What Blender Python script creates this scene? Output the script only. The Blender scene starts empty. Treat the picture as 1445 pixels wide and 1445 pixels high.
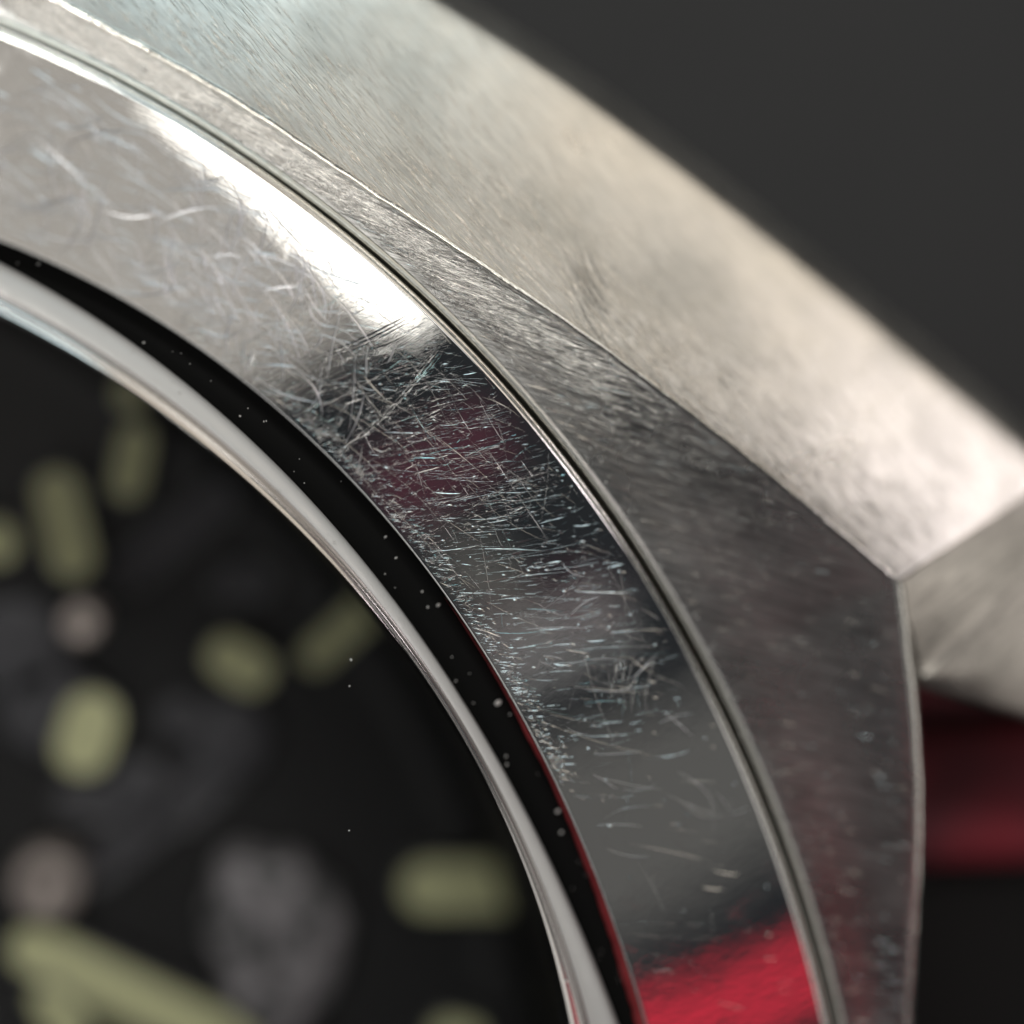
import bpy, math, random
import numpy as np
from mathutils import Vector, Matrix

scene = bpy.context.scene
R = math.radians

# ------------------------------------------------------------------ camera
CAM = Vector((-0.27676658, 0.27829109, 2.63325813))
fwd = (-CAM).normalized()
right = fwd.cross(Vector((0, 1, 0))).normalized()
up = right.cross(fwd)
cd = bpy.data.cameras.new("camera")
cam = bpy.data.objects.new("camera", cd)
scene.collection.objects.link(cam)
m = Matrix((right, up, -fwd)).transposed().to_4x4()
m.translation = CAM
cam.matrix_world = m
cd.sensor_width = 36
cd.lens = 18 / math.tan(R(14))
cd.clip_start = 0.05
cd.clip_end = 200
cd.dof.use_dof = True
cd.dof.focus_distance = 2.648
cd.dof.aperture_fstop = 0.24
cd.dof.aperture_blades = 0
scene.camera = cam

# ------------------------------------------------------------------ world, exposure
w = bpy.data.worlds.new("World")
scene.world = w
w.use_nodes = True
w.node_tree.nodes["Background"].inputs[0].default_value = (0.86, 0.94, 1.04, 1)
w.node_tree.nodes["Background"].inputs[1].default_value = 0.024
scene.view_settings.view_transform = 'Standard'
scene.view_settings.look = 'None'
scene.view_settings.exposure = 0
scene.view_settings.gamma = 1
scene.render.engine = 'CYCLES'
scene.cycles.use_denoising = True
scene.cycles.denoising_prefilter = 'ACCURATE'
scene.cycles.use_adaptive_sampling = False
scene.cycles.max_bounces = 8
scene.cycles.sample_clamp_indirect = 4


# ------------------------------------------------------------------ lamps
def area(name, loc, aim, sx, sy, radiance, col, spin=0.0, xdir=None):
    """Rectangular lamp; radiance is what a mirror shows of it."""
    l = bpy.data.lights.new(name, 'AREA')
    l.shape = 'RECTANGLE'
    l.size, l.size_y = sx, sy
    l.energy = radiance * sx * sy * math.pi
    l.color = col
    o = bpy.data.objects.new(name, l)
    scene.collection.objects.link(o)
    z = (Vector(loc) - Vector(aim)).normalized()
    x = Vector(xdir) if xdir else Vector((math.cos(spin), math.sin(spin), 0))
    x = (x - z * x.dot(z)).normalized()
    y = z.cross(x)
    mm = Matrix((x, y, z)).transposed().to_4x4()
    mm.translation = Vector(loc)
    o.matrix_world = mm
    return o


def ceiling(name, corner, d1, l1, d2, l2, z, radiance, col):
    """Lamp lying level at height z with one corner and two edge directions."""
    d1 = Vector((d1[0], d1[1], 0)).normalized()
    d2 = Vector((d2[0], d2[1], 0))
    d2 = (d2 - d1 * d2.dot(d1)).normalized()
    c = Vector((corner[0], corner[1], z)) + d1 * l1 / 2 + d2 * l2 / 2
    return area(name, c, c - Vector((0, 0, 1)), l1, l2, radiance, col, xdir=d1)


# overcast window above the watch, seen in the polished bezel's upper left
ceiling("window_lamp", (.93, 1.22), (-.78, -.63), 2.9, (-.63, .78), 2.4, 2.75, 0.40, (1, .93, .84))
# the bright pane of it
ceiling("bright_pane_lamp", (.98, 1.20), (-.76, -.65), .38, (-.68, .73), 1.2, 2.72, 4.5, (1, .97, .90))
# dim lamps added for the grey, pale and warm reflections in the bezel's lower half
ceiling("grey_reflection_lamp", (.60, -.76), (.95, .3), 1.9, (.3, -.95), .66, 2.72, 0.085, (1, .96, .88))
ceiling("pale_streak_lamp", (.62, -.52), (.91, .41), 1.05, (-.41, .91), .10, 2.70, 0.28, (1, .98, .95))
ceiling("small_warm_lamp", (.56, -.28), (.98, .12), .45, (-.12, .98), .30, 2.72, 0.07, (1, .95, .84))
# crimson lamps added for an unseen red object's reflection in the bezel and its ghosts
ceiling("crimson_reflection_lamp", (.85, -1.59), (.985, .16), 1.8, (.16, -.985), .17, 2.72, 0.80, (1, .018, .06))
ceiling("dim_crimson_reflection_lamp", (.36, .02), (.82, .57), 1.0, (-.57, .82), .14, 2.72, 0.085, (1, .12, .28))
ceiling("faint_crimson_reflection_lamp", (.68, -.37), (.91, .41), .95, (-.41, .91), .08, 2.72, 0.05, (1, .15, .30))
# high lamp added to draw the bright line along rounded edges
area("edge_light_lamp", (2.7, 3.2, 4.0), (.3, .2, 0), 1.3, .8, 3.0, (1, .98, .93), xdir=(1, -1, 0))
# small hard lamp added high above the far side for sparkle on scratches and grain
area("sparkle_lamp", (-1.0, 5.0, 6.4), (.1, 0, 0), 3.0, .5, 34, (1, .98, .93), xdir=(1, 0, 0))
# weak fill lamp added at the near left to brighten the dial
area("left_fill_lamp", (-3.5, -2.6, 5.0), (-1.0, -.6, -.3), 3.0, 3.0, 1.2, (1, .98, .95), xdir=(1, -1, 0))
# low side lamps added to fill the brushed bevel and lug
area("side_fill_lamp", (5.4, 6.0, 1.8), (.4, .4, 0), 4.6, 3.4, 1.30, (1, .89, .74), xdir=(1, -1, 0))
area("cool_fill_lamp", (2.1, 7.9, 2.1), (.2, .6, 0), 2.8, 3.0, 2.6, (.76, .95, 1), xdir=(1, 0, 0))
area("rosy_fill_lamp", (7.1, 3.7, 2.3), (.5, 0, 0), 1.1, 1.4, 9.0, (1, .91, .92), xdir=(0, 1, 0))
area("right_fill_lamp", (7.6, -.8, 2.6), (.6, .2, 0), 4.0, 4.6, 0.75, (1, .95, .89), xdir=(0, 1, 0))


# ------------------------------------------------------------------ materials
def mat(name, base, metallic=0.0, rough=0.5, **kw):
    mt = bpy.data.materials.new(name)
    mt.use_nodes = True
    nt = mt.node_tree
    b = nt.nodes["Principled BSDF"]
    b.inputs["Base Color"].default_value = (*base, 1)
    b.inputs["Metallic"].default_value = metallic
    b.inputs["Roughness"].default_value = rough
    for k, v in kw.items():
        b.inputs[k.replace("_", " ")].default_value = v
    return mt, nt, b


def N(nt, typ, **kw):
    n = nt.nodes.new(typ)
    for k, v in kw.items():
        setattr(n, k, v)
    return n


def coords(nt, scale=(1, 1, 1), rot=0.0, loc=(0, 0, 0)):
    """Object coordinates, turned by rot about z and then stretched."""
    tc = N(nt, 'ShaderNodeTexCoord')
    a = N(nt, 'ShaderNodeMapping')
    a.inputs['Rotation'].default_value = (0, 0, rot)
    a.inputs['Location'].default_value = loc
    b = N(nt, 'ShaderNodeMapping')
    b.inputs['Scale'].default_value = scale
    nt.links.new(tc.outputs['Object'], a.inputs['Vector'])
    nt.links.new(a.outputs[0], b.inputs['Vector'])
    return b.outputs[0]


def noise(nt, vec, scale, detail=3, rough=.55, dist=0.0):
    n = N(nt, 'ShaderNodeTexNoise')
    n.inputs['Scale'].default_value = scale
    n.inputs['Detail'].default_value = detail
    n.inputs['Roughness'].default_value = rough
    n.inputs['Distortion'].default_value = dist
    nt.links.new(vec, n.inputs['Vector'])
    return n.outputs['Fac']


def ramp(nt, fac, lo, hi, a, b):
    r = N(nt, 'ShaderNodeMapRange')
    nt.links.new(fac, r.inputs['Value'])
    for k, v in (('From Min', lo), ('From Max', hi), ('To Min', a), ('To Max', b)):
        r.inputs[k].default_value = v
    return r.outputs[0]


def bump(nt, h, dist, strength=1.0, prev=None):
    b = N(nt, 'ShaderNodeBump')
    b.inputs['Distance'].default_value = dist
    b.inputs['Strength'].default_value = strength
    nt.links.new(h, b.inputs['Height'])
    if prev is not None:
        nt.links.new(prev, b.inputs['Normal'])
    return b.outputs[0]


# mirror polished steel with haze and fine wear
polished, nt, b = mat("polished_steel", (.86, .855, .84), 1, .1)
c = coords(nt)
addr = N(nt, 'ShaderNodeMath', operation='ADD')
nt.links.new(ramp(nt, noise(nt, c, 9, 6, .65), .35, .65, .012, .045), addr.inputs[0])
nt.links.new(ramp(nt, noise(nt, coords(nt, loc=(5, 2, 0)), 22, 5, .7, .6), .52, .70, 0, .13), addr.inputs[1])
nt.links.new(addr.outputs[0], b.inputs['Roughness'])
h1 = noise(nt, c, 14, 3, .5)
h2 = noise(nt, coords(nt, (30, 400, 60), R(20)), 1, 2, .6)
h3 = noise(nt, coords(nt, (24, 300, 60), R(-35)), 1, 2, .6)
nn = bump(nt, h1, .0003)
nn = bump(nt, h2, .000015, prev=nn)
nn = bump(nt, h3, .000012, prev=nn)
nt.links.new(nn, b.inputs['Normal'])
b.inputs['Metallic'].default_value = 1

rim_steel, nt, b = mat("polished_rim_steel", (.90, .88, .82), 1, .16)
nt.links.new(bump(nt, noise(nt, coords(nt), 60, 3), .0006), b.inputs['Normal'])

lip_steel, nt, b = mat("worn_lip_steel", (.62, .63, .59), 1, .34)
nt.links.new(bump(nt, noise(nt, coords(nt), 90, 4), .0008), b.inputs['Normal'])

# burrs thrown up by scratches
burr, nt, b = mat("scratch_burr_steel", (.97, .97, .96), 1, .15)
scuff, nt, b = mat("rough_scuff_steel", (.97, .97, 1.0), 1, .36)
burr_tint, nt, b = mat("tinted_burr_steel", (.68, .92, .95), 1, .17)  # cyan tint paints coloured glints into a few burrs


def brushed(name, base, rot, rough=.33, depth=.0004, mottle=.0, con=1.0):
    mt, nt, b = mat(name, base, 1, rough)
    fine = noise(nt, coords(nt, (16, 620, 40), rot), 1, 2, .6)
    mid = noise(nt, coords(nt, (9, 150, 20), rot + .12), 1, 2, .6)
    cloud = noise(nt, coords(nt), 5.5, 4, .6)
    nt.links.new(ramp(nt, cloud, .3, .7, rough - .05, rough + .08), b.inputs['Roughness'])
    nn = bump(nt, fine, depth)
    nn = bump(nt, mid, depth * 1.1, prev=nn)
    nn = bump(nt, noise(nt, coords(nt), 11, 4, .6), mottle, prev=nn) if mottle else nn
    nt.links.new(nn, b.inputs['Normal'])
    mix = N(nt, 'ShaderNodeMix', data_type='RGBA')
    nt.links.new(ramp(nt, fine, .35, .65, 0, 1), mix.inputs['Factor'])
    mix.inputs['A'].default_value = (*[x * (1 - .4 * con) for x in base], 1)
    mix.inputs['B'].default_value = (*[min(1, x * (1 + .25 * con)) for x in base], 1)
    stain = N(nt, 'ShaderNodeMix', data_type='RGBA', blend_type='MULTIPLY')
    stain.inputs['Factor'].default_value = 1
    nt.links.new(mix.outputs['Result'], stain.inputs['A'])
    cr = N(nt, 'ShaderNodeValToRGB')
    nt.links.new(noise(nt, coords(nt, loc=(3.4, 1.2, 0)), 5, 3, .5), cr.inputs[0])
    cr.color_ramp.elements[0].position, cr.color_ramp.elements[0].color = .33, (.78, .79, .79, 1)
    cr.color_ramp.elements[1].position, cr.color_ramp.elements[1].color = .50, (1, 1, 1, 1)
    nt.links.new(cr.outputs[0], stain.inputs['B'])
    nt.links.new(stain.outputs['Result'], b.inputs['Base Color'])
    return mt


satin_top = brushed("satin_case_top_steel", (.66, .655, .64), R(16), .27, .00038)
satin_bevel = brushed("satin_bevel_steel", (.74, .72, .68), R(46), .31, .00018, .0010, .4)
satin_lug = brushed("satin_lug_steel", (.80, .75, .68), R(-30), .42, .00015, .003)
satin_side = brushed("satin_side_steel", (.55, .54, .52), R(0), .35, .0003)

gasket_m, nt, b = mat("black_gasket", (.010, .0105, .0105), 0, .5)
nt.links.new(bump(nt, noise(nt, coords(nt), 300, 2), .00005), b.inputs['Normal'])
b.inputs["Specular IOR Level"].default_value = .08

red_m, nt, b = mat("red_reflection_strip", (.50, .05, .06), 0, .35)  # red of a reflection put into the colour
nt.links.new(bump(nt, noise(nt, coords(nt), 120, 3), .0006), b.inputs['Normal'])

frost, nt, b = mat("frosted_crystal_edge", (.72, .72, .71), .15, .5)
fn = noise(nt, coords(nt), 260, 3, .7)
nt.links.new(bump(nt, fn, .0004), b.inputs['Normal'])
nt.links.new(ramp(nt, noise(nt, coords(nt), 30, 4, .7), .3, .7, .28, .5), b.inputs['Roughness'])
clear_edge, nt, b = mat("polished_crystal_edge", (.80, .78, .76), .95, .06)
dark_edge, nt, b = mat("dark_crystal_edge", (.36, .34, .33), .6, .25)  # darker grey on the inner bands and outer wall

glass_m = bpy.data.materials.new("sapphire_crystal")
glass_m.use_nodes = True
nt = glass_m.node_tree
nt.nodes.clear()
o = N(nt, 'ShaderNodeOutputMaterial')
tr = N(nt, 'ShaderNodeBsdfTransparent')
gl = N(nt, 'ShaderNodeBsdfGlossy')
gl.inputs['Roughness'].default_value = .02
mx = N(nt, 'ShaderNodeMixShader')
fr = N(nt, 'ShaderNodeFresnel')
fr.inputs['IOR'].default_value = 1.15
nt.links.new(fr.outputs[0], mx.inputs[0])
nt.links.new(tr.outputs[0], mx.inputs[1])
nt.links.new(gl.outputs[0], mx.inputs[2])
nt.links.new(mx.outputs[0], o.inputs[0])

dial_m, nt, b = mat("black_dial", (.008, .008, .0085), 0, .5)
nt.links.new(bump(nt, noise(nt, coords(nt), 40, 3), .002), b.inputs['Normal'])
bridge_m, nt, b = mat("dark_grey_bridge", (.10, .10, .11), .4, .5)
nt.links.new(bump(nt, noise(nt, coords(nt, (4, 90, 10), .5), 1, 3), .001), b.inputs['Normal'])
weight_m, nt, b = mat("grained_grey_metal", (.2, .2, .2), .3, .5)
mixn = N(nt, 'ShaderNodeMix', data_type='RGBA')
nt.links.new(ramp(nt, noise(nt, coords(nt), 24, 3), .40, .60, 0, 1), mixn.inputs['Factor'])
mixn.inputs['A'].default_value = (.07, .075, .075, 1)
mixn.inputs['B'].default_value = (.42, .40, .42, 1)
nt.links.new(mixn.outputs['Result'], b.inputs['Base Color'])
lume_m, nt, b = mat("green_lume", (.84, .86, .50), 0, .7)
nt.links.new(bump(nt, noise(nt, coords(nt), 90, 2), .001), b.inputs['Normal'])
rim_m, nt, b = mat("dark_marker_frame", (.22, .22, .23), .9, .35)
screw_m, nt, b = mat("brown_grey_screw", (.50, .44, .41), .4, .5)
nt.links.new(bump(nt, noise(nt, coords(nt), 90, 2), .001), b.inputs['Normal'])
dust_m, nt, b = mat("white_dust", (.8, .8, .78), 0, .8)
nt.links.new(bump(nt, noise(nt, coords(nt), 900, 2), .0004), b.inputs['Normal'])
rubber, nt, b = mat("black_rubber", (.004, .004, .004), 0, .6)
nt.links.new(bump(nt, noise(nt, coords(nt), 70, 3), .002), b.inputs['Normal'])
red_strap, nt, b = mat("red_strap_leather", (.26, .03, .045), 0, .5)
mx2 = N(nt, 'ShaderNodeMix', data_type='RGBA')
nt.links.new(ramp(nt, noise(nt, coords(nt), 6, 3), .35, .65, 0, 1), mx2.inputs['Factor'])
mx2.inputs['A'].default_value = (.13, .032, .042, 1)
mx2.inputs['B'].default_value = (.27, .03, .045, 1)
nt.links.new(mx2.outputs['Result'], b.inputs['Base Color'])
table_m, nt, b = mat("dark_grey_table", (.037, .038, .040), 0, .7)
nt.links.new(ramp(nt, noise(nt, coords(nt), .8, 3), .3, .7, .6, .8), b.inputs['Roughness'])


# ------------------------------------------------------------------ mesh helpers
ZT = -1.0                                   # table top
CX, CY = -1.3756472, -1.060802              # axis of the watch


def link(name, verts, faces, mats, parent=None, loc=(0, 0, 0), smooth=True, fmat=None):
    me = bpy.data.meshes.new(name)
    me.from_pydata([tuple(map(float, v)) for v in verts], [], [tuple(map(int, f)) for f in faces])
    for mt in (mats if isinstance(mats, (list, tuple)) else [mats]):
        me.materials.append(mt)
    if fmat is not None:
        me.polygons.foreach_set('material_index', fmat)
    me.polygons.foreach_set('use_smooth', [smooth] * len(me.polygons))
    me.update()
    o = bpy.data.objects.new(name, me)
    scene.collection.objects.link(o)
    o.location = loc
    if parent:
        o.parent = parent
    return o


def grid(rows, closed=True):
    """rows: list of (n,3) arrays -> verts, faces facing up when rows run outward, columns counterclockwise."""
    k, n = len(rows), len(rows[0])
    v = np.concatenate(rows)
    f = []
    for i in range(k - 1):
        for j in range(n if closed else n - 1):
            j2 = (j + 1) % n
            f.append((i * n + j, (i + 1) * n + j, (i + 1) * n + j2, i * n + j2))
    return v, f


watch = bpy.data.objects.new("wristwatch", None)
scene.collection.objects.link(watch)
watch.location = (CX, CY, ZT)
watch['label'] = "scratched steel wristwatch with polished round bezel, brushed case and blurred black dial"
watch['category'] = "watch"
UP = (0, 0, -ZT)

# ---- measured outlines (radius against angle about the axis) -------------
TH = np.radians(np.arange(0, 360, .5))


def rad(poly, lo, hi, base):
    """Slightly out-of-round radius: measured between lo and hi degrees, easing to a circle elsewhere."""
    t = (TH + math.pi) % (2 * math.pi) - math.pi
    tc = np.clip(t, R(lo), R(hi))
    r = np.polyval(poly, tc)
    d = np.abs(t - tc)
    k = np.clip(d / R(40), 0, 1)
    k = k * k * (3 - 2 * k)
    return r * (1 - k) + base * k


r_bi = rad([-0.29301, 0.51982, -0.25963, 1.63266], 12, 64, 1.6)
r_go = rad([-0.25026, 0.58726, -0.40313, 1.62837], 12, 64, 1.555)
r_gi = rad([0.07066, -0.24622, 0.23205, 1.45411], 12, 63, 1.513)
r_bo = rad([-0.11016, 0.23221, -0.15839, 1.86562], 9, 67, 1.832)
COS, SIN = np.cos(TH), np.sin(TH)


def ring(r, z):
    r = np.broadcast_to(r, TH.shape)
    z = np.broadcast_to(z, TH.shape)
    return np.stack([COS * r, SIN * r, z], -1)


# ------------------------------------------------------------------ bezel
TA, TB = math.tan(R(5)), math.tan(R(12))


def zb(r, ri, ro):
    """Crowned profile: 5 degrees of fall at the inner lip, 12 at the outer."""
    x = r - ri
    return .02 - TA * x - (TB - TA) * x * x / (2 * (ro - ri))


rows = [ring(r_bi - .002, -.06), ring(r_bi - .0012, -.004), ring(r_bi - .0004, .012), ring(r_bi + .0004, .0175), ring(r_bi + .0016, .0196), ring(r_bi + .0028, zb(r_bi + .0028, r_bi, r_bo)), ring(r_bi + .004, zb(r_bi + .004, r_bi, r_bo))]
for t in np.linspace(.04, 1, 18):
    rr = r_bi + .004 + (r_bo - .0065 - r_bi - .004) * t
    rows.append(ring(rr, zb(rr, r_bi, r_bo)))
zo = zb(r_bo - .0065, r_bi, r_bo)
for dr, dz in ((.001, -.0002), (.003, -.0010), (.005, -.0028), (.006, -.0050), (.0063, -.009), (.0064, -.11)):
    rows.append(ring(r_bo - .0065 + dr, zo + dz))
v, f = grid(rows)
bezel = link("bezel", v, f, polished, watch, UP)
zr = zo - .003
rows = [ring(r_bo + .0001, zr - .03), ring(r_bo + .0002, zr - .0002), ring(r_bo + .0012, zr), ring(r_bo + .0024, zr - .0005), ring(r_bo + .0034, zr - .0013), ring(r_bo + .0042, zr - .0024), ring(r_bo + .0048, zr - .0040), ring(r_bo + .0051, zr - .008), ring(r_bo + .0051, zr - .1)]
v, f = grid(rows)
link("bezel_rim", v, f, rim_steel, watch, UP)

# ------------------------------------------------------------------ crystal
rows = [ring(0.001, .034), ring(.8, .034), ring(r_gi, .034), ring(r_gi, -.08), ring(.8, -.08), ring(0.001, -.08)]
v, f = grid(rows)
crystal = link("crystal", v, f, glass_m, watch, UP, smooth=False)
wd = r_go - r_gi
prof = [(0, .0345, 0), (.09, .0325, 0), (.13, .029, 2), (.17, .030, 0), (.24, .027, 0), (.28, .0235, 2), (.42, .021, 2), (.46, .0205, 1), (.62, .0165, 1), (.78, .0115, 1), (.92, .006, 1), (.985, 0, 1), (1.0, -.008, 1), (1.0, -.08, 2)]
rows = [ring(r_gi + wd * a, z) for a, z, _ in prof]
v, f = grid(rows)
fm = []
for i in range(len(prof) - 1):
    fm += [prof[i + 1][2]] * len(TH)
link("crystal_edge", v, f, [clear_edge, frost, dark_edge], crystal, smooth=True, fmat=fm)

v, f = grid([ring(r_go + .0005, -.055), ring(r_go + .0008, -.021), ring(r_go + .0015, -.0205), ring(r_bi - .003, -.0205), ring(r_bi - .0022, -.021), ring(r_bi - .002, -.055)])
link("gasket", v, f, gasket_m, watch, UP)

# thin red strip painted as a reflection along the bezel's lip, towards the right
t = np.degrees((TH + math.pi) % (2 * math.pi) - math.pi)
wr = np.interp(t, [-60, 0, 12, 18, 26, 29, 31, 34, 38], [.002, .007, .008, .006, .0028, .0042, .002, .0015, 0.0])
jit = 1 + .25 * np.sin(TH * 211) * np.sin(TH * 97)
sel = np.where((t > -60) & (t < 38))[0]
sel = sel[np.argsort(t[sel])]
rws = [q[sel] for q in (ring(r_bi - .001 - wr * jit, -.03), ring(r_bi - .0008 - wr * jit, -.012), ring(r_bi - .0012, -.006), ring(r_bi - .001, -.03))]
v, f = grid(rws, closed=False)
link("red_reflection_strip", v, f, red_m, watch, UP)

# ------------------------------------------------------------------ case
O_up = [(0.7908, 1.7123), (0.868, 1.6675), (0.9548, 1.625), (1.0425, 1.5732), (1.131, 1.5145), (1.1981, 1.4695), (1.2658, 1.4258), (1.3571, 1.3663), (1.4494, 1.3052), (1.5429, 1.2378), (1.6376, 1.1677), (1.7335, 1.0929), (1.8308, 1.0134), (1.8977, 0.9581)]
O_dn = [(1.9071, 0.8831), (1.9218, 0.7862), (1.9310, 0.6886), (1.9330, 0.5903), (1.9310, 0.4914), (1.925, 0.3469), (1.91, 0)]
S_up = [(1.231, 1.7932), (1.317, 1.7364), (1.4234, 1.6755), (1.5213, 1.6079), (1.6305, 1.5299), (1.7717, 1.4235), (1.8742, 1.345), (1.9781, 1.2623), (2.0835, 1.1786), (2.1314, 1.1379), (2.1902, 1.0947)]
O_quad = [(0, 1.93), (.3, 1.895), (.6, 1.79)] + O_up + O_dn
S_quad = [(0, 2.30), (.45, 2.20), (.85, 2.02)] + S_up


def dense(poly, n):
    p = np.array(poly, float)
    d = np.r_[0, np.cumsum(np.hypot(*np.diff(p, axis=0).T))]
    s = np.linspace(0, d[-1], n)
    return np.stack([np.interp(s, d, p[:, 0]), np.interp(s, d, p[:, 1])], -1)


def smooth_line(p, it=6):
    p = p.copy()
    for _ in range(it):
        p[1:-1] = (p[:-2] + 2 * p[1:-1] + p[2:]) / 4
    return p


topA = smooth_line(dense([(0, 1.93), (.3, 1.895), (.6, 1.79)] + O_up, 160), 30)
topB = smooth_line(dense([O_up[-1]] + O_dn, 80), 8)
q1 = np.concatenate([topA[::1], topB[1:]])[::-1]       # from (1.95,0) up to (0,1.93)
qa = np.concatenate([q1, (q1 * [-1, 1])[::-1][1:], (q1 * [-1, -1])[1:], (q1 * [1, -1])[::-1][1:-1]])
tho = np.arctan2(qa[:, 1], qa[:, 0]) % (2 * math.pi)
ro = np.hypot(*qa.T)
order = np.argsort(tho)
vth = math.atan2(0.9581, 1.8977)
# one column exactly on each corner
TH0 = TH.copy()
for cth in (vth, math.pi - vth, math.pi + vth, 2 * math.pi - vth):
    TH0[np.argmin(np.abs(TH0 - cth))] = cth
r_O = np.interp(TH0, tho[order], ro[order], period=2 * math.pi)
r_O = r_O + .0005 * np.sin(TH0 * 83) * np.sin(TH0 * 37 + 1) + .0004 * np.sin(TH0 * 190)
C0, S0 = np.cos(TH0), np.sin(TH0)


def ring0(r, z):
    r = np.broadcast_to(r, TH.shape)
    z = np.broadcast_to(z, TH.shape)
    return np.stack([C0 * r, S0 * r, z], -1)


ZO = -.0285
r_in = r_bo + .0053
gw = np.interp(np.degrees((TH0 + math.pi) % (2 * math.pi) - math.pi), [-180, 0, 20, 35, 45, 55, 75, 180], [.010, .010, .010, .008, .004, .002, .002, .010])
gd = gw / .010
rows = [ring0(r_in, -.12), ring0(r_in + .0005, -.036 - .060 * gd), ring0(r_in + gw * .5, -.036 - .058 * gd), ring0(r_in + gw * .88, -.036 - .050 * gd)]
rows += [ring0(r_in + gw + dx, z_) for dx, z_ in ((0, -.036), (.0012, -.0300), (.0025, -.0277), (.0045, -.0272), (.0075, -.0284), (.011, -.0306), (.0125, -.036))]
v, f = grid(rows)
link("case_lip", v, f, lip_steel, watch, UP)
ri2 = r_in + gw + .0105
rows = [ring0(ri2, -.034), ring0(ri2 + .0005, -.0303)]


def top_z(ra, rb, t):
    w_ = rb - ra
    return -.0300 + (ZO + .0300) * t ** 1.5 - .30 * w_ * t * (1 - t) ** 1.6


for t in np.linspace(.02, .965, 20):
    rows.append(ring0(ri2 + (r_O - ri2) * t, top_z(ri2, r_O, t)))
rows.append(ring0(r_O - .004, ZO - .0008))
rows.append(ring0(r_O - .0015, ZO))
n_top = len(rows)
v, f = grid(rows)
case = link("case_top", v, f, satin_top, watch, UP)

# polished burnished edge round the case top, broad and rounded between the lugs
t360 = np.degrees((TH0 + math.pi) % (2 * math.pi) - math.pi)
side = ((np.abs(t360) < math.degrees(vth) - .01) | (np.abs(t360) > 180 - math.degrees(vth) + .01))
ew = np.where(side, np.interp(np.abs(np.where(np.abs(t360) > 90, 180 - np.abs(t360), t360)), [0, 10, 17, 20, 26], [.011, .0125, .0145, .0155, .018]), .0048 + .004 * np.clip((t360 - 40) / 20, 0, 1))
phi = np.where(side, R(86), R(36))
rows = [ring0(r_O - .0016, ZO - .012), ring0(r_O - .0014, ZO + .0002)]
qs = np.linspace(0, 1, 9)
ex, ez = [0 * ew], [0 * ew]
for q in (qs[1:] + qs[:-1]) / 2:
    ang_e = phi * np.where(side, 1 - (1 - q) ** 2.2, q)
    ex.append(ex[-1] + np.cos(ang_e))
    ez.append(ez[-1] + np.sin(ang_e))
drop = ez[-1] / ex[-1] * ew
for a_, b_ in zip(ex, ez):
    rows.append(ring0(r_O + a_ / ex[-1] * ew, ZO + .0004 - b_ / ex[-1] * ew))
rows.append(ring0(r_O + ew, ZO - drop - .02))
v, f = grid(rows)
link("case_edge", v, f, rim_steel, watch, UP)
rows = [ring0(r_O + ew - .002, ZO - drop), ring0(r_O + ew - .002, -.5), ring0(r_O + ew - .01, -.8), ring0(r_O - .15, -.93)]
v, f = grid(rows)
link("case_side", v, f, satin_side, watch, UP)

# bevels outside the case top, one per quarter, mirrored about both axes
SA = smooth_line(dense(S_quad, 160), 30)
OA = topA


def mirrored(name, v, f, m_, fm=None, smooth=True):
    for k, (sx, sy) in enumerate(((1, 1), (-1, 1), (-1, -1), (1, -1))):
        vv = np.array(v, float) * [sx, sy, 1]
        ff = f if sx * sy > 0 else [tuple(reversed(q)) for q in f]
        link(name, vv, ff, m_, watch, UP, smooth=smooth, fmat=fm)


Tz = -.2
rows = []
for t in (0, .03, .12, .25, .4, .55, .7, .82, .9, .92, .94, .96, .98, 1.0):
    z = ZO - .004 + (Tz - ZO) * (t * .9 + .1 * t * t)
    p = OA * (1 - t) + SA * t
    p = p + (SA - OA) * .04 * t
    if t > .9:                                      # rolls over into the flank
        z -= 8 * (t - .9) ** 2
        p = p + (p - [1.0989, 1.3391]) * (8 * (t - .9) ** 2) / 2.85
    if t == 0:
        p = p * .9995
    rows.append(np.c_[p, np.full(len(p), z)])
last = rows[-1]
rows.append(last * [1.004, 1.004, 1] + [0, 0, -.03])
rows.append(last * [1.002, 1.002, 1] + [0, 0, -.30])
rows.append(last * [.99, .99, 1] + [0, 0, -.5])
v, f = grid(rows, closed=False)
f = [tuple(reversed(q)) for q in f]
mirrored("bevel", v, f, satin_bevel)

# fine hairs and a few dark drags on the first bevel
from mathutils.bvhtree import BVHTree
bev_tree = BVHTree.FromPolygons([Vector(q) for q in v.tolist()], [tuple(q) for q in f])
first_bevel = [o_ for o_ in watch.children if o_.name == 'bevel'][0]


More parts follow.
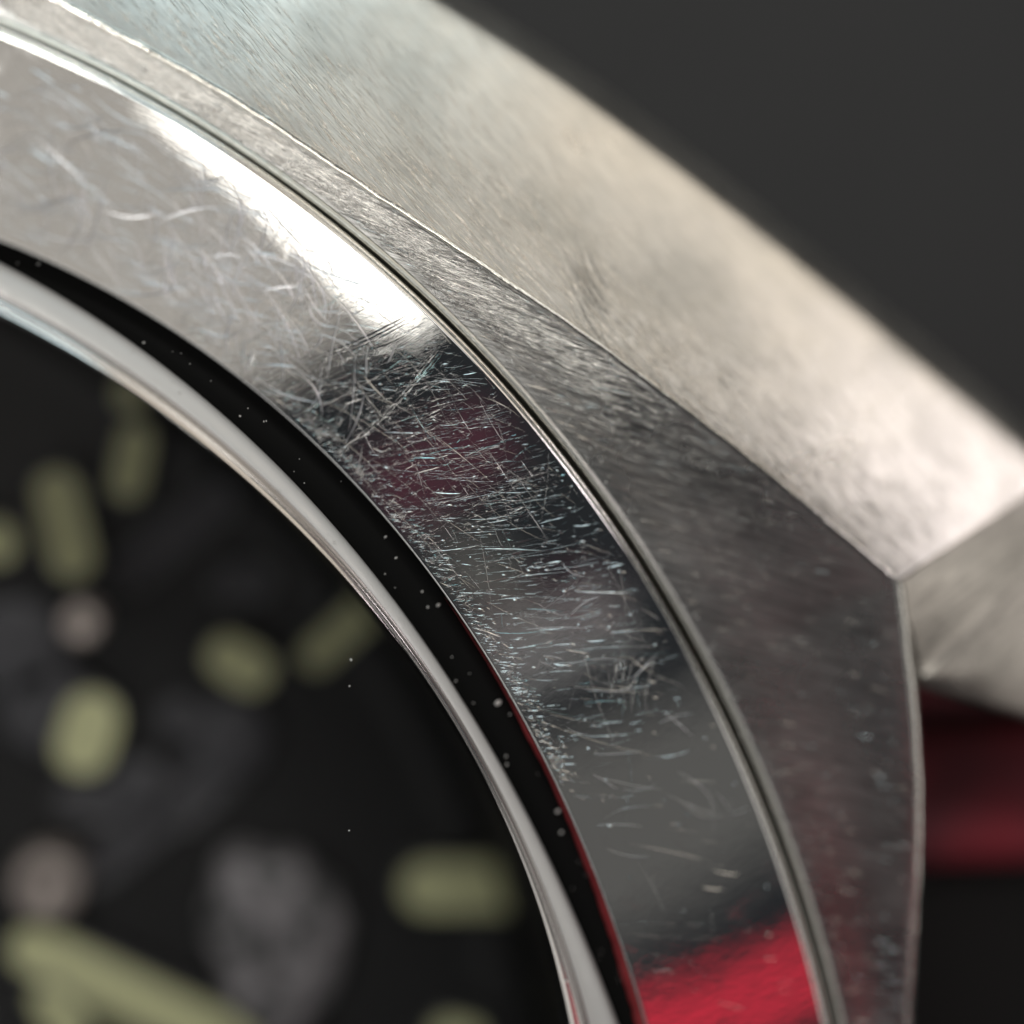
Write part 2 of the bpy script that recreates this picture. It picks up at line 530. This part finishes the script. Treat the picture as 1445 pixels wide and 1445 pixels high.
def bevel_hair(VV, FF, x0, y0, ang_, L, w_, h_, curve=0.0):
    b0 = len(VV)
    for q in (-.5, -.2, .15, .5):
        x = x0 + math.cos(ang_ + curve * q) * q * L
        y = y0 + math.sin(ang_ + curve * q) * q * L
        hit = bev_tree.ray_cast(Vector((x, y, 1)), Vector((0, 0, -1)))
        if hit[0] is None or hit[0].z < -.19:
            del VV[b0:]
            return
        hw = w_ * (.5 if abs(q) < .3 else .12)
        nx_, ny_ = -math.sin(ang_) * hw, math.cos(ang_) * hw
        nrm = hit[1] if hit[1].z > 0 else -hit[1]
        for sx_, up_ in ((-1, -.0003), (0, h_ + .0001), (1, -.0003)):
            px_, py_ = x + nx_ * sx_, y + ny_ * sx_
            z_ = hit[0].z - ((px_ - x) * nrm.x + (py_ - y) * nrm.y) / nrm.z
            VV.append((px_ + nrm.x * up_, py_ + nrm.y * up_, z_ + nrm.z * up_))
    for q in range(3):
        a_ = b0 + 3 * q
        FF += [(a_, a_ + 1, a_ + 4, a_ + 3), (a_ + 1, a_ + 2, a_ + 5, a_ + 4)]


hr = random.Random(21)
HV, HF = [], []
for i in range(9500):
    k = hr.randrange(10, 160)
    if hr.random() > ((k - 10) / 95) ** 2:
        continue
    t_ = abs(hr.gauss(0, .28))
    p_ = OA[k] * (1 - t_) + SA[k] * t_
    bevel_hair(HV, HF, p_[0], p_[1], R(-40 - 16 * t_ - hr.uniform(0, 12)), hr.uniform(.008, .04), hr.choice((.0006, .0009, .0013)), hr.uniform(.00008, .00030))
hair_m, nt, b = mat("bevel_hair_steel", (.90, .86, .80), 1, .2)
hh = link("bevel_grain", HV, HF, hair_m, first_bevel, smooth=False)
hh['kind'] = 'stuff'
HV, HF = [], []
for k in range(26):
    bevel_hair(HV, HF, 1.485 + hr.gauss(0, .012), 1.345 + hr.gauss(0, .03), R(-62 + hr.gauss(0, 5)), hr.uniform(.03, .12), hr.uniform(.0009, .0018), .0003, .3)
drag_m, nt, b = mat("dark_drag_mark", (.10, .10, .10), .6, .35)
hh = link("drag_marks", HV, HF, drag_m, first_bevel, smooth=False)
hh['kind'] = 'stuff'

# lug: two facets meeting on a soft ridge, with an underside
V = np.array([1.8977 + .004, .9581 - .002, ZO - .004])
T = np.array([2.1902, 1.0947, Tz - .002])
L2 = np.array([1.9557, .8131, -.085])
L3 = np.array([2.3087, .6944, -.19])


def lerp(a, b, t):
    return a * (1 - t) + b * t


n = 24
rowsA = []
Rg = np.array([2.1967, 1.0300, -.195])
for s in np.linspace(0, 1, n):
    a = lerp(V, T, s)                               # upper edge, shared with the bevel
    r0 = lerp(lerp(V, L2, .93), Rg, s)              # ridge
    r0 = r0 + [0, 0, .010 * math.sin(math.pi * s)]
    l = lerp(L2, L3, s)
    row = []
    for t in np.linspace(0, 1, 9):
        row.append(lerp(a, r0, t) + [0, 0, .004 * math.sin(math.pi * t)])
    for t in np.linspace(0, 1, 12)[1:]:
        row.append(lerp(r0, l, t) + [0, 0, .006 * math.sin(math.pi * t)])
    # lip and rounded lower edge
    row.append(l + [0.001, -.006, -.001])
    row.append(l + [0.001, -.012, -.006])
    row.append(l + [0.001, -.014, -.016])
    row.append(l + [0, -.014, -.45])
    rowsA.append(np.array(row))
v, f = grid(rowsA, closed=False)
mirrored("lug", v, f, satin_lug)

# ------------------------------------------------------------------ strap between the lugs
def box(x0, x1, y0, y1, z0, z1, bev=.015, n=6):
    """Box with rounded upper edges."""
    xs = [(x0, z0), (x0, z1 - bev), (x0 + bev * .3, z1 - bev * .3), (x0 + bev, z1)]
    v, f = [], []
    rings = [(0, z0), (0, z1 - bev), (.3 * bev, z1 - .3 * bev), (bev, z1)]
    for d, z in rings:
        v += [(x0 + d, y0 + d, z), (x1 - d, y0 + d, z), (x1 - d, y1 - d, z), (x0 + d, y1 - d, z)]
    for i in range(3):
        for j in range(4):
            a = i * 4 + j
            b_ = i * 4 + (j + 1) % 4
            f.append((a, b_, b_ + 4, a + 4))
    f.append((12, 13, 14, 15))
    f.append((3, 2, 1, 0))
    return v, f


for sx in (1, -1):
    x0, x1 = (1.975, 3.3) if sx > 0 else (-3.3, -1.975)
    v, f = box(x0, x1, -.66, .66, -.85, -.47)
    st = link("strap", v, f, rubber, watch, UP, smooth=False)
    for sy in (1, -1):
        y0, y1 = (.452, .675) if sy > 0 else (-.675, -.452)
        v, f = box(x0 - .004, x1, y0, y1, -.84, -.40, bev=.03)
        link("red_strap_edge", v, f, red_strap, st, smooth=False)

# ------------------------------------------------------------------ dial
v, f = grid([ring(.001, -.64), ring(.7, -.64), ring(1.40, -.64), ring(1.47, -.63), ring(1.50, -.12), ring(1.512, -.081)])
dial = link("dial", v, f, dial_m, watch, UP)


DEEP = 3.263 / 2.963


def deep(x, y):
    """Layout measured on a nearer level, carried down to the dial's real depth."""
    return 1.0989 + (x - 1.0989) * DEEP, 1.3391 + (y - 1.3391) * DEEP


def capsule(name, a, b_, wdt, z, h, m_, frame=True, par=None):
    """Raised stadium-shaped marker with a frame round the lume."""
    a, b_ = np.array(deep(*a)), np.array(deep(*b_))
    wdt *= DEEP
    d = b_ - a
    L = np.hypot(*d)
    ang = math.atan2(d[1], d[0])
    c_ = (a + b_) / 2

    def out(r):
        pts = []
        hl = max(L / 2 - wdt / 2 + (r - wdt / 2) * 0, 0.001)
        for k in range(13):
            t = -math.pi / 2 + math.pi * k / 12
            pts.append((hl + r * math.cos(t), r * math.sin(t)))
        for k in range(13):
            t = math.pi / 2 + math.pi * k / 12
            pts.append((-hl + r * math.cos(t), r * math.sin(t)))
        return np.array(pts)
    r = wdt / 2
    rws = []
    for rr, zz in ((r + .006, -.04), (r + .005, h), (r, h), (r - .003, h - .003), (r * .5, h - .001), (r * .02, h)):
        p = out(rr)
        rws.append(np.c_[p, np.full(len(p), zz)])
    rws = rws[::-1]
    v, f = grid(rws)
    nper = 26
    fm = [0] * (nper * 3) + [1] * (nper * 2)
    o = link(name, v, f, [m_, rim_m], par or dial, (c_[0], c_[1], z), fmat=fm)
    o.rotation_euler = (0, 0, ang)
    return o


Z0 = -.63
for a, b_, wdt in (((0.7546, 1.0939), (0.7866, 0.9425), .062), ((0.8769, 1.1581), (0.8551, 1.0528), .046), ((0.8634, 1.223), (0.8674, 1.1781), .04),
                   ((1.107, 0.8092), (1.235, 0.9236), .044), ((0.972, 0.8400), (1.056, 0.7880), .062), ((0.8150, 0.7750), (0.7780, 0.6600), .078),
                   ((1.245, 0.478), (1.4782, 0.4714), .078), ((0.685, 0.419), (1.03, 0.232), .072), ((1.2888, 0.255), (1.3623, 0.24), .05),
                   ((0.6628, 1.0197), (0.6908, 0.9691), .06), ((.72, .345), (.78, .26), .05)):
    capsule("hour_marker", a, b_, wdt, Z0, .03, lume_m)


def disk(name, x, y, r, z, h, m_, slot=False, n_=28):
    ang = np.linspace(0, 2 * math.pi, n_, endpoint=False)
    rws = [np.c_[np.cos(ang) * rr, np.sin(ang) * rr, np.full(n_, zz)] for rr, zz in ((.0005, h - .006 if slot else h), (r * .35, h - .006 if slot else h), (r * .4, h), (r * .85, h), (r, h - .006), (r, -.04))]
    v, f = grid(rws)
    x, y = deep(x, y)
    return link(name, v, f, m_, dial, (x, y, z))


disk("screw", .8024, .8915, .034, -.50, .02, screw_m, True)
disk("screw", .7391, .5066, .056, -.57, .02, screw_m, True)
# dull wheels and bridges of the skeleton movement
for x, y, r in ((.70, .84, .075), (1.0, .70, .060), (.87, .625, .05), (.93, .73, .035), (.74, .75, .07)):
    disk("gear", x, y, r * 1.1, -.635, .02, bridge_m)
for a, b_, wdt in (((.84, .93), (1.0, 1.06), .05), ((.90, .58), (1.02, .70), .07), ((.98, .925), (1.06, .93), .05), ((.78, .50), (.93, .62), .06), ((.75, .62), (.86, .60), .05)):
    o = capsule("bridge", a, b_, wdt, Z0 - .012, .02, bridge_m)
# grained grey block at the bottom
random.seed(5)
cx_, cy_ = deep(1.06, .40)
ang = np.linspace(0, 2 * math.pi, 40, endpoint=False)
wob = 1 + .10 * np.sin(ang * 3 + 1) + .05 * np.sin(ang * 7)
rws = []
for s_, zz in ((.01, .03), (.4, .034), (.8, .03), (.95, .02), (1, .0), (1, -.06)):
    rws.append(np.c_[np.cos(ang) * .100 * s_ * wob, np.sin(ang) * .145 * s_ * wob, np.full(40, zz)])
v, f = grid(rws)
link("grained_plate", v * [1.1, 1.1, 1], f, weight_m, dial, (cx_, cy_, -.61)).rotation_euler = (0, 0, .12)

# ------------------------------------------------------------------ scratches on the bezel
rng = random.Random(11)
SV, SF = [], []


SM = []


def scratch(x, y, ang, length, width, height, curve=0.0, n_=5, wob=0.0, mi=None):
    """A raised burr: a low three-sided ridge following the bezel."""
    pts = []
    for k in range(n_):
        s = (k / (n_ - 1) - .5)
        a = ang + curve * s
        px_ = x + math.cos(a) * s * length
        py_ = y + math.sin(a) * s * length
        pts.append((px_ + rng.uniform(-wob, wob), py_ + rng.uniform(-wob, wob)))
    base = len(SV)
    for k, (px_, py_) in enumerate(pts):
        th = math.atan2(py_, px_) % (2 * math.pi)
        ri = float(np.interp(th, TH, r_bi))
        rb = float(np.interp(th, TH, r_bo))
        rr = math.hypot(px_, py_)
        if rr < ri + .004 or rr > rb - .007:
            del SV[base:]
            return
        z = zb(rr, ri, rb)
        tap = math.sin(math.pi * (k + .25) / (n_ - .5))
        w_ = width * (.3 + .7 * tap) / 2
        nx_, ny_ = -math.sin(ang), math.cos(ang)
        SV.append((px_ - nx_ * w_, py_ - ny_ * w_, z - .0002))
        SV.append((px_, py_, z + height * tap + .0001))
        SV.append((px_ + nx_ * w_, py_ + ny_ * w_, z - .0002))
    if mi is None:
        mi = 1 if rng.random() < .07 else 0
    for k in range(n_ - 1):
        SM.extend((mi, mi))
        a = base + 3 * k
        SF.append((a, a + 1, a + 4, a + 3))
        SF.append((a + 1, a + 2, a + 5, a + 4))


for i in range(12500):
    dg = rng.uniform(-8, 90)
    th = R(dg)
    dens = .02 + .98 * math.exp(-((dg - 43) / 8.5) ** 2) + (.30 if 50 < dg < 64 else 0) + (.05 if 26 < dg < 34 else 0)
    if rng.random() > dens:
        continue
    rr = rng.uniform(1.6, 1.83)
    kind = rng.random()
    tang = th - math.pi / 2
    if dg < 52 and kind < .86:                      # across the band, most of them
        a = tang + R(rng.gauss(65, 8))
    elif kind < .93:
        a = tang + R(rng.gauss(25, 22) if dg < 52 else rng.gauss(5, 18))
    else:
        a = rng.uniform(0, math.pi)
    ln = min(.22, .006 + rng.expovariate(1 / .030) * rng.choice((.5, 1, 1.6)))
    wd_ = rng.choice((.0004, .0005, .0006, .0006, .0008, .0010, .0015))
    scratch(math.cos(th) * rr, math.sin(th) * rr, a, ln, wd_, wd_ * (rng.uniform(.06, .40) if dg < 51 else rng.uniform(.05, .3)), rng.gauss(0, .12), mi=None if dg < 51 else 2)
# broad shallow swirls in the upper left
for i in range(420):
    th = R(rng.choice((rng.gauss(52.5, 3), rng.uniform(49, 66))))
    rr = rng.uniform(1.62, 1.80)
    w_ = rng.choice((.0008, .0010, .0013, .0018, .0028))
    scratch(math.cos(th) * rr, math.sin(th) * rr, th - math.pi / 2 + R(rng.choice((rng.gauss(-8, 10), rng.gauss(30, 10), rng.gauss(-60, 12)))), rng.uniform(.02, .11), w_, w_ * rng.uniform(.05, .3), rng.gauss(0, .5), 8, mi=2)
# soft scuffs low on the band
for i in range(26):
    th = R(rng.uniform(20, 34))
    rr = rng.uniform(1.62, 1.81)
    w_ = rng.uniform(.0007, .0014)
    scratch(math.cos(th) * rr, math.sin(th) * rr, th - math.pi / 2 + R(rng.gauss(62, 22)), rng.uniform(.02, .10), w_, w_ * rng.uniform(.01, .07), rng.gauss(0, .3), 8, mi=2)
# long faint hairlines crossing the whole band
for i in range(260):
    th = R(rng.gauss(43, 9))
    rr = rng.uniform(1.62, 1.81)
    w_ = rng.uniform(.0005, .001)
    scratch(math.cos(th) * rr, math.sin(th) * rr, th - math.pi / 2 + R(rng.choice((rng.gauss(62, 10), rng.gauss(62, 10), rng.gauss(0, 25)))), rng.uniform(.07, .17), w_, w_ * rng.uniform(.08, .3), rng.gauss(0, .25), 12)
# short bright pits and nicks
for i in range(900):
    th = R(rng.gauss(41, 8))
    rr = rng.uniform(1.6, 1.83)
    scratch(math.cos(th) * rr, math.sin(th) * rr, th - math.pi / 2 + R(rng.gauss(60, 20)), rng.uniform(.002, .007), rng.uniform(.001, .0018), .0005, n_=3)
# worn fringe of fine cuts along the inner lip
for i in range(1500):
    th = R(rng.uniform(26, 54))
    k = int(math.degrees(th) / .5)
    rr = r_bi[k] + .004 + abs(rng.gauss(0, .014))
    scratch(math.cos(th) * rr, math.sin(th) * rr, th - math.pi / 2 + R(rng.gauss(58, 16)), rng.uniform(.004, .02), rng.choice((.0006, .0009, .0012)), .0003, n_=3)


def line(p, q, wdt, h, cnt=1, gap=.002, curve=.1):
    for k in range(cnt):
        dx, dy = q[0] - p[0], q[1] - p[1]
        L = math.hypot(dx, dy)
        ox, oy = -dy / L * gap * k, dx / L * gap * k
        scratch((p[0] + q[0]) / 2 + ox, (p[1] + q[1]) / 2 + oy, math.atan2(dy, dx), L * rng.uniform(.8, 1), wdt, h, curve, 12)


line((1.1327, 1.2519), (1.2500, 1.3054), .003, .0009, 3, .0045)
line((1.1733, 1.2518), (1.262, 1.2849), .0022, .0006, 5, .0022, .3)
line((1.2501, 1.2243), (1.2893, 1.2668), .0011, .0004, 5, .0036)
line((1.1542, 1.1295), (1.2860, 1.2600), .0016, .0005, 2, .004, .15)
for k in range(22):                                  # dotted chatter beside the long scratch
    s = k / 21
    scratch(1.137 + s * .112, 1.2465 + s * .0505, R(70), .0035, .0028, .0012, n_=3)
for x, y, a, L in ((1.10, 1.36, 100, .09), (1.115, 1.37, 102, .11), (1.13, 1.34, 98, .07), (1.03, 1.38, 140, .07), (.99, 1.36, 150, .08), (1.0, 1.33, 110, .06), (1.06, 1.35, 155, .10), (.95, 1.41, 160, .07), (1.04, 1.31, 120, .05), (.93, 1.44, 150, .06)):
    for k in range(3):
        scratch(x + rng.uniform(-.008, .008), y + rng.uniform(-.008, .008), R(a + rng.uniform(-4, 4)), L * rng.uniform(.5, 1), .0014, .0004, rng.uniform(-.3, .3), 7, mi=2)
for k in range(26):                                  # crossed scuff by the outer edge low down
    scratch(1.53 + rng.uniform(-.03, .03), .83 + rng.uniform(-.03, .03), R(rng.choice((75, 95, 35)) + rng.uniform(-6, 6)), rng.uniform(.02, .06), .0010, .0003, 0, 5)
sc = link("scratches", SV, SF, [burr, burr_tint, scuff], bezel, smooth=False, fmat=SM)
sc['kind'] = 'stuff'

# ------------------------------------------------------------------ combed grain of the case top, cut ridge by ridge
GV, GF = [], []
ro_full = r_O
for i in range(8500):
    dg = rng.uniform(8, 66)
    th = R(dg)
    if dg < 40 and rng.random() > max(.07, (dg - 27) / 13):
        continue
    k = int(round(dg / .5))
    ra, rb = float(ri2[k]), float(r_O[k])
    t = rng.uniform(.03, .96) ** .8
    ang_ = R(-14 - .45 * (dg - 28) + rng.gauss(0, 4.5))
    L = rng.uniform(.02, .10) * (1 if dg > 44 else .3 + .7 * max(0, (dg - 30) / 14))
    w_ = rng.choice((.0007, .0010, .0013, .0017)) * (1 if dg > 38 else .7)
    h_ = w_ * rng.uniform(.08, .40) * (1 if dg > 44 else .30 + .7 * max(0, (dg - 30) / 14))
    x0, y0 = math.cos(th) * (ra + (rb - ra) * t), math.sin(th) * (ra + (rb - ra) * t)
    b0 = len(GV)
    ok = True
    for q in (-.5, -.15, .2, .5):
        x, y = x0 + math.cos(ang_) * q * L, y0 + math.sin(ang_) * q * L
        th2 = math.atan2(y, x)
        a_ = float(np.interp(th2, TH, ri2))
        b_ = float(np.interp(th2, TH0, r_O))
        tt = (math.hypot(x, y) - a_) / (b_ - a_)
        if not .02 < tt < .975:
            ok = False
            break
        z = top_z(a_, b_, tt)
        hw = w_ * (.5 if abs(q) < .3 else .12)
        nx_, ny_ = -math.sin(ang_) * hw, math.cos(ang_) * hw
        GV += [(x - nx_, y - ny_, z - .0003), (x, y, z + h_ * (1 if abs(q) < .3 else .3) + .0002), (x + nx_, y + ny_, z - .0003)]
    if not ok:
        del GV[b0:]
        continue
    for q in range(3):
        a = b0 + 3 * q
        GF += [(a, a + 1, a + 4, a + 3), (a + 1, a + 2, a + 5, a + 4)]
grain_m, nt, b = mat("grain_ridge_steel", (.92, .91, .89), 1, .18)
gr = link("brushed_grain", GV, GF, grain_m, case, smooth=False)
gr['kind'] = 'stuff'

# ------------------------------------------------------------------ dust lying on gasket and crystal
DV, DF = [], []


def speck(x, y, z, r, ang=0.0, asp=1.0):
    b0 = len(DV)
    for zz, k in ((0, 1.0), (r * .6, .75)):
        for j in range(7):
            t = 2 * math.pi * j / 7
            px_, py_ = math.cos(t) * r * k * asp, math.sin(t) * r * k
            DV.append((x + px_ * math.cos(ang) - py_ * math.sin(ang), y + px_ * math.sin(ang) + py_ * math.cos(ang), z + zz))
    for j in range(7):
        DF.append((b0 + j, b0 + (j + 1) % 7, b0 + 7 + (j + 1) % 7, b0 + 7 + j))
    DF.append(tuple(b0 + 7 + j for j in range(7)))


for x, y, r in ((1.3593, 0.806, .0036), (1.2808, 0.9374, .0022), (1.267, 0.9349, .0014), (1.226, 1.0003, .0014), (1.3036, 0.8362, .0012), (1.2125, 1.0281, .0016), (1.4391, 0.6579, .0026), (1.4439, 0.6291, .002), (1.375, .79, .0013)):
    speck(x, y, -.0207, r, .6, 1.5)
for i in range(95):
    th = R(rng.uniform(0, 75))
    k = int(math.degrees(th) / .5) % len(TH)
    if rng.random() < .45:
        rr = rng.uniform(r_go[k] + .004, r_bi[k] - .008)
        z = -.0207
    else:
        rr = rng.uniform(r_gi[k] + .008, r_go[k] - .004)
        z = .034 - (rr - r_gi[k]) * .55
    speck(math.cos(th) * rr, math.sin(th) * rr, z, rng.choice((.0006, .0007, .0008, .0010, .0015)), rng.random() * 3, rng.uniform(1, 1.7))
for i in range(160):                                 # motes on the case top and in its groove
    th = R(rng.uniform(12, 60))
    k = int(math.degrees(th) / .5)
    speck(math.cos(th) * (r_bo[k] + rng.uniform(.010, .05)), math.sin(th) * (r_bo[k] + rng.uniform(.010, .05)), -.031, rng.choice((.0007, .0011, .0014)), 0, 1.2)
for i in range(3):                                  # specks on the crystal itself
    th = R(rng.uniform(5, 65))
    rr = 1.5 - abs(rng.gauss(0, .07))
    speck(math.cos(th) * rr, math.sin(th) * rr, .0342, rng.choice((.0008, .0011, .0016)), rng.random() * 3, 1.3)
du = link("dust", DV, DF, dust_m, watch, UP, smooth=False)
du['kind'] = 'stuff'

# ------------------------------------------------------------------ surface the watch lies on
s = 40
tb = link("table", [(-s, -s, 0), (s, -s, 0), (s, s, 0), (-s, s, 0), (-s, -s, -.5), (s, -s, -.5), (s, s, -.5), (-s, s, -.5)],
          [(0, 1, 2, 3), (7, 6, 5, 4), (0, 4, 5, 1), (1, 5, 6, 2), (2, 6, 7, 3), (3, 7, 4, 0)], table_m, None, (0, 0, ZT - .002), smooth=False)
tb['kind'] = 'structure'
tb['label'] = "dark grey out-of-focus surface under and behind the watch"
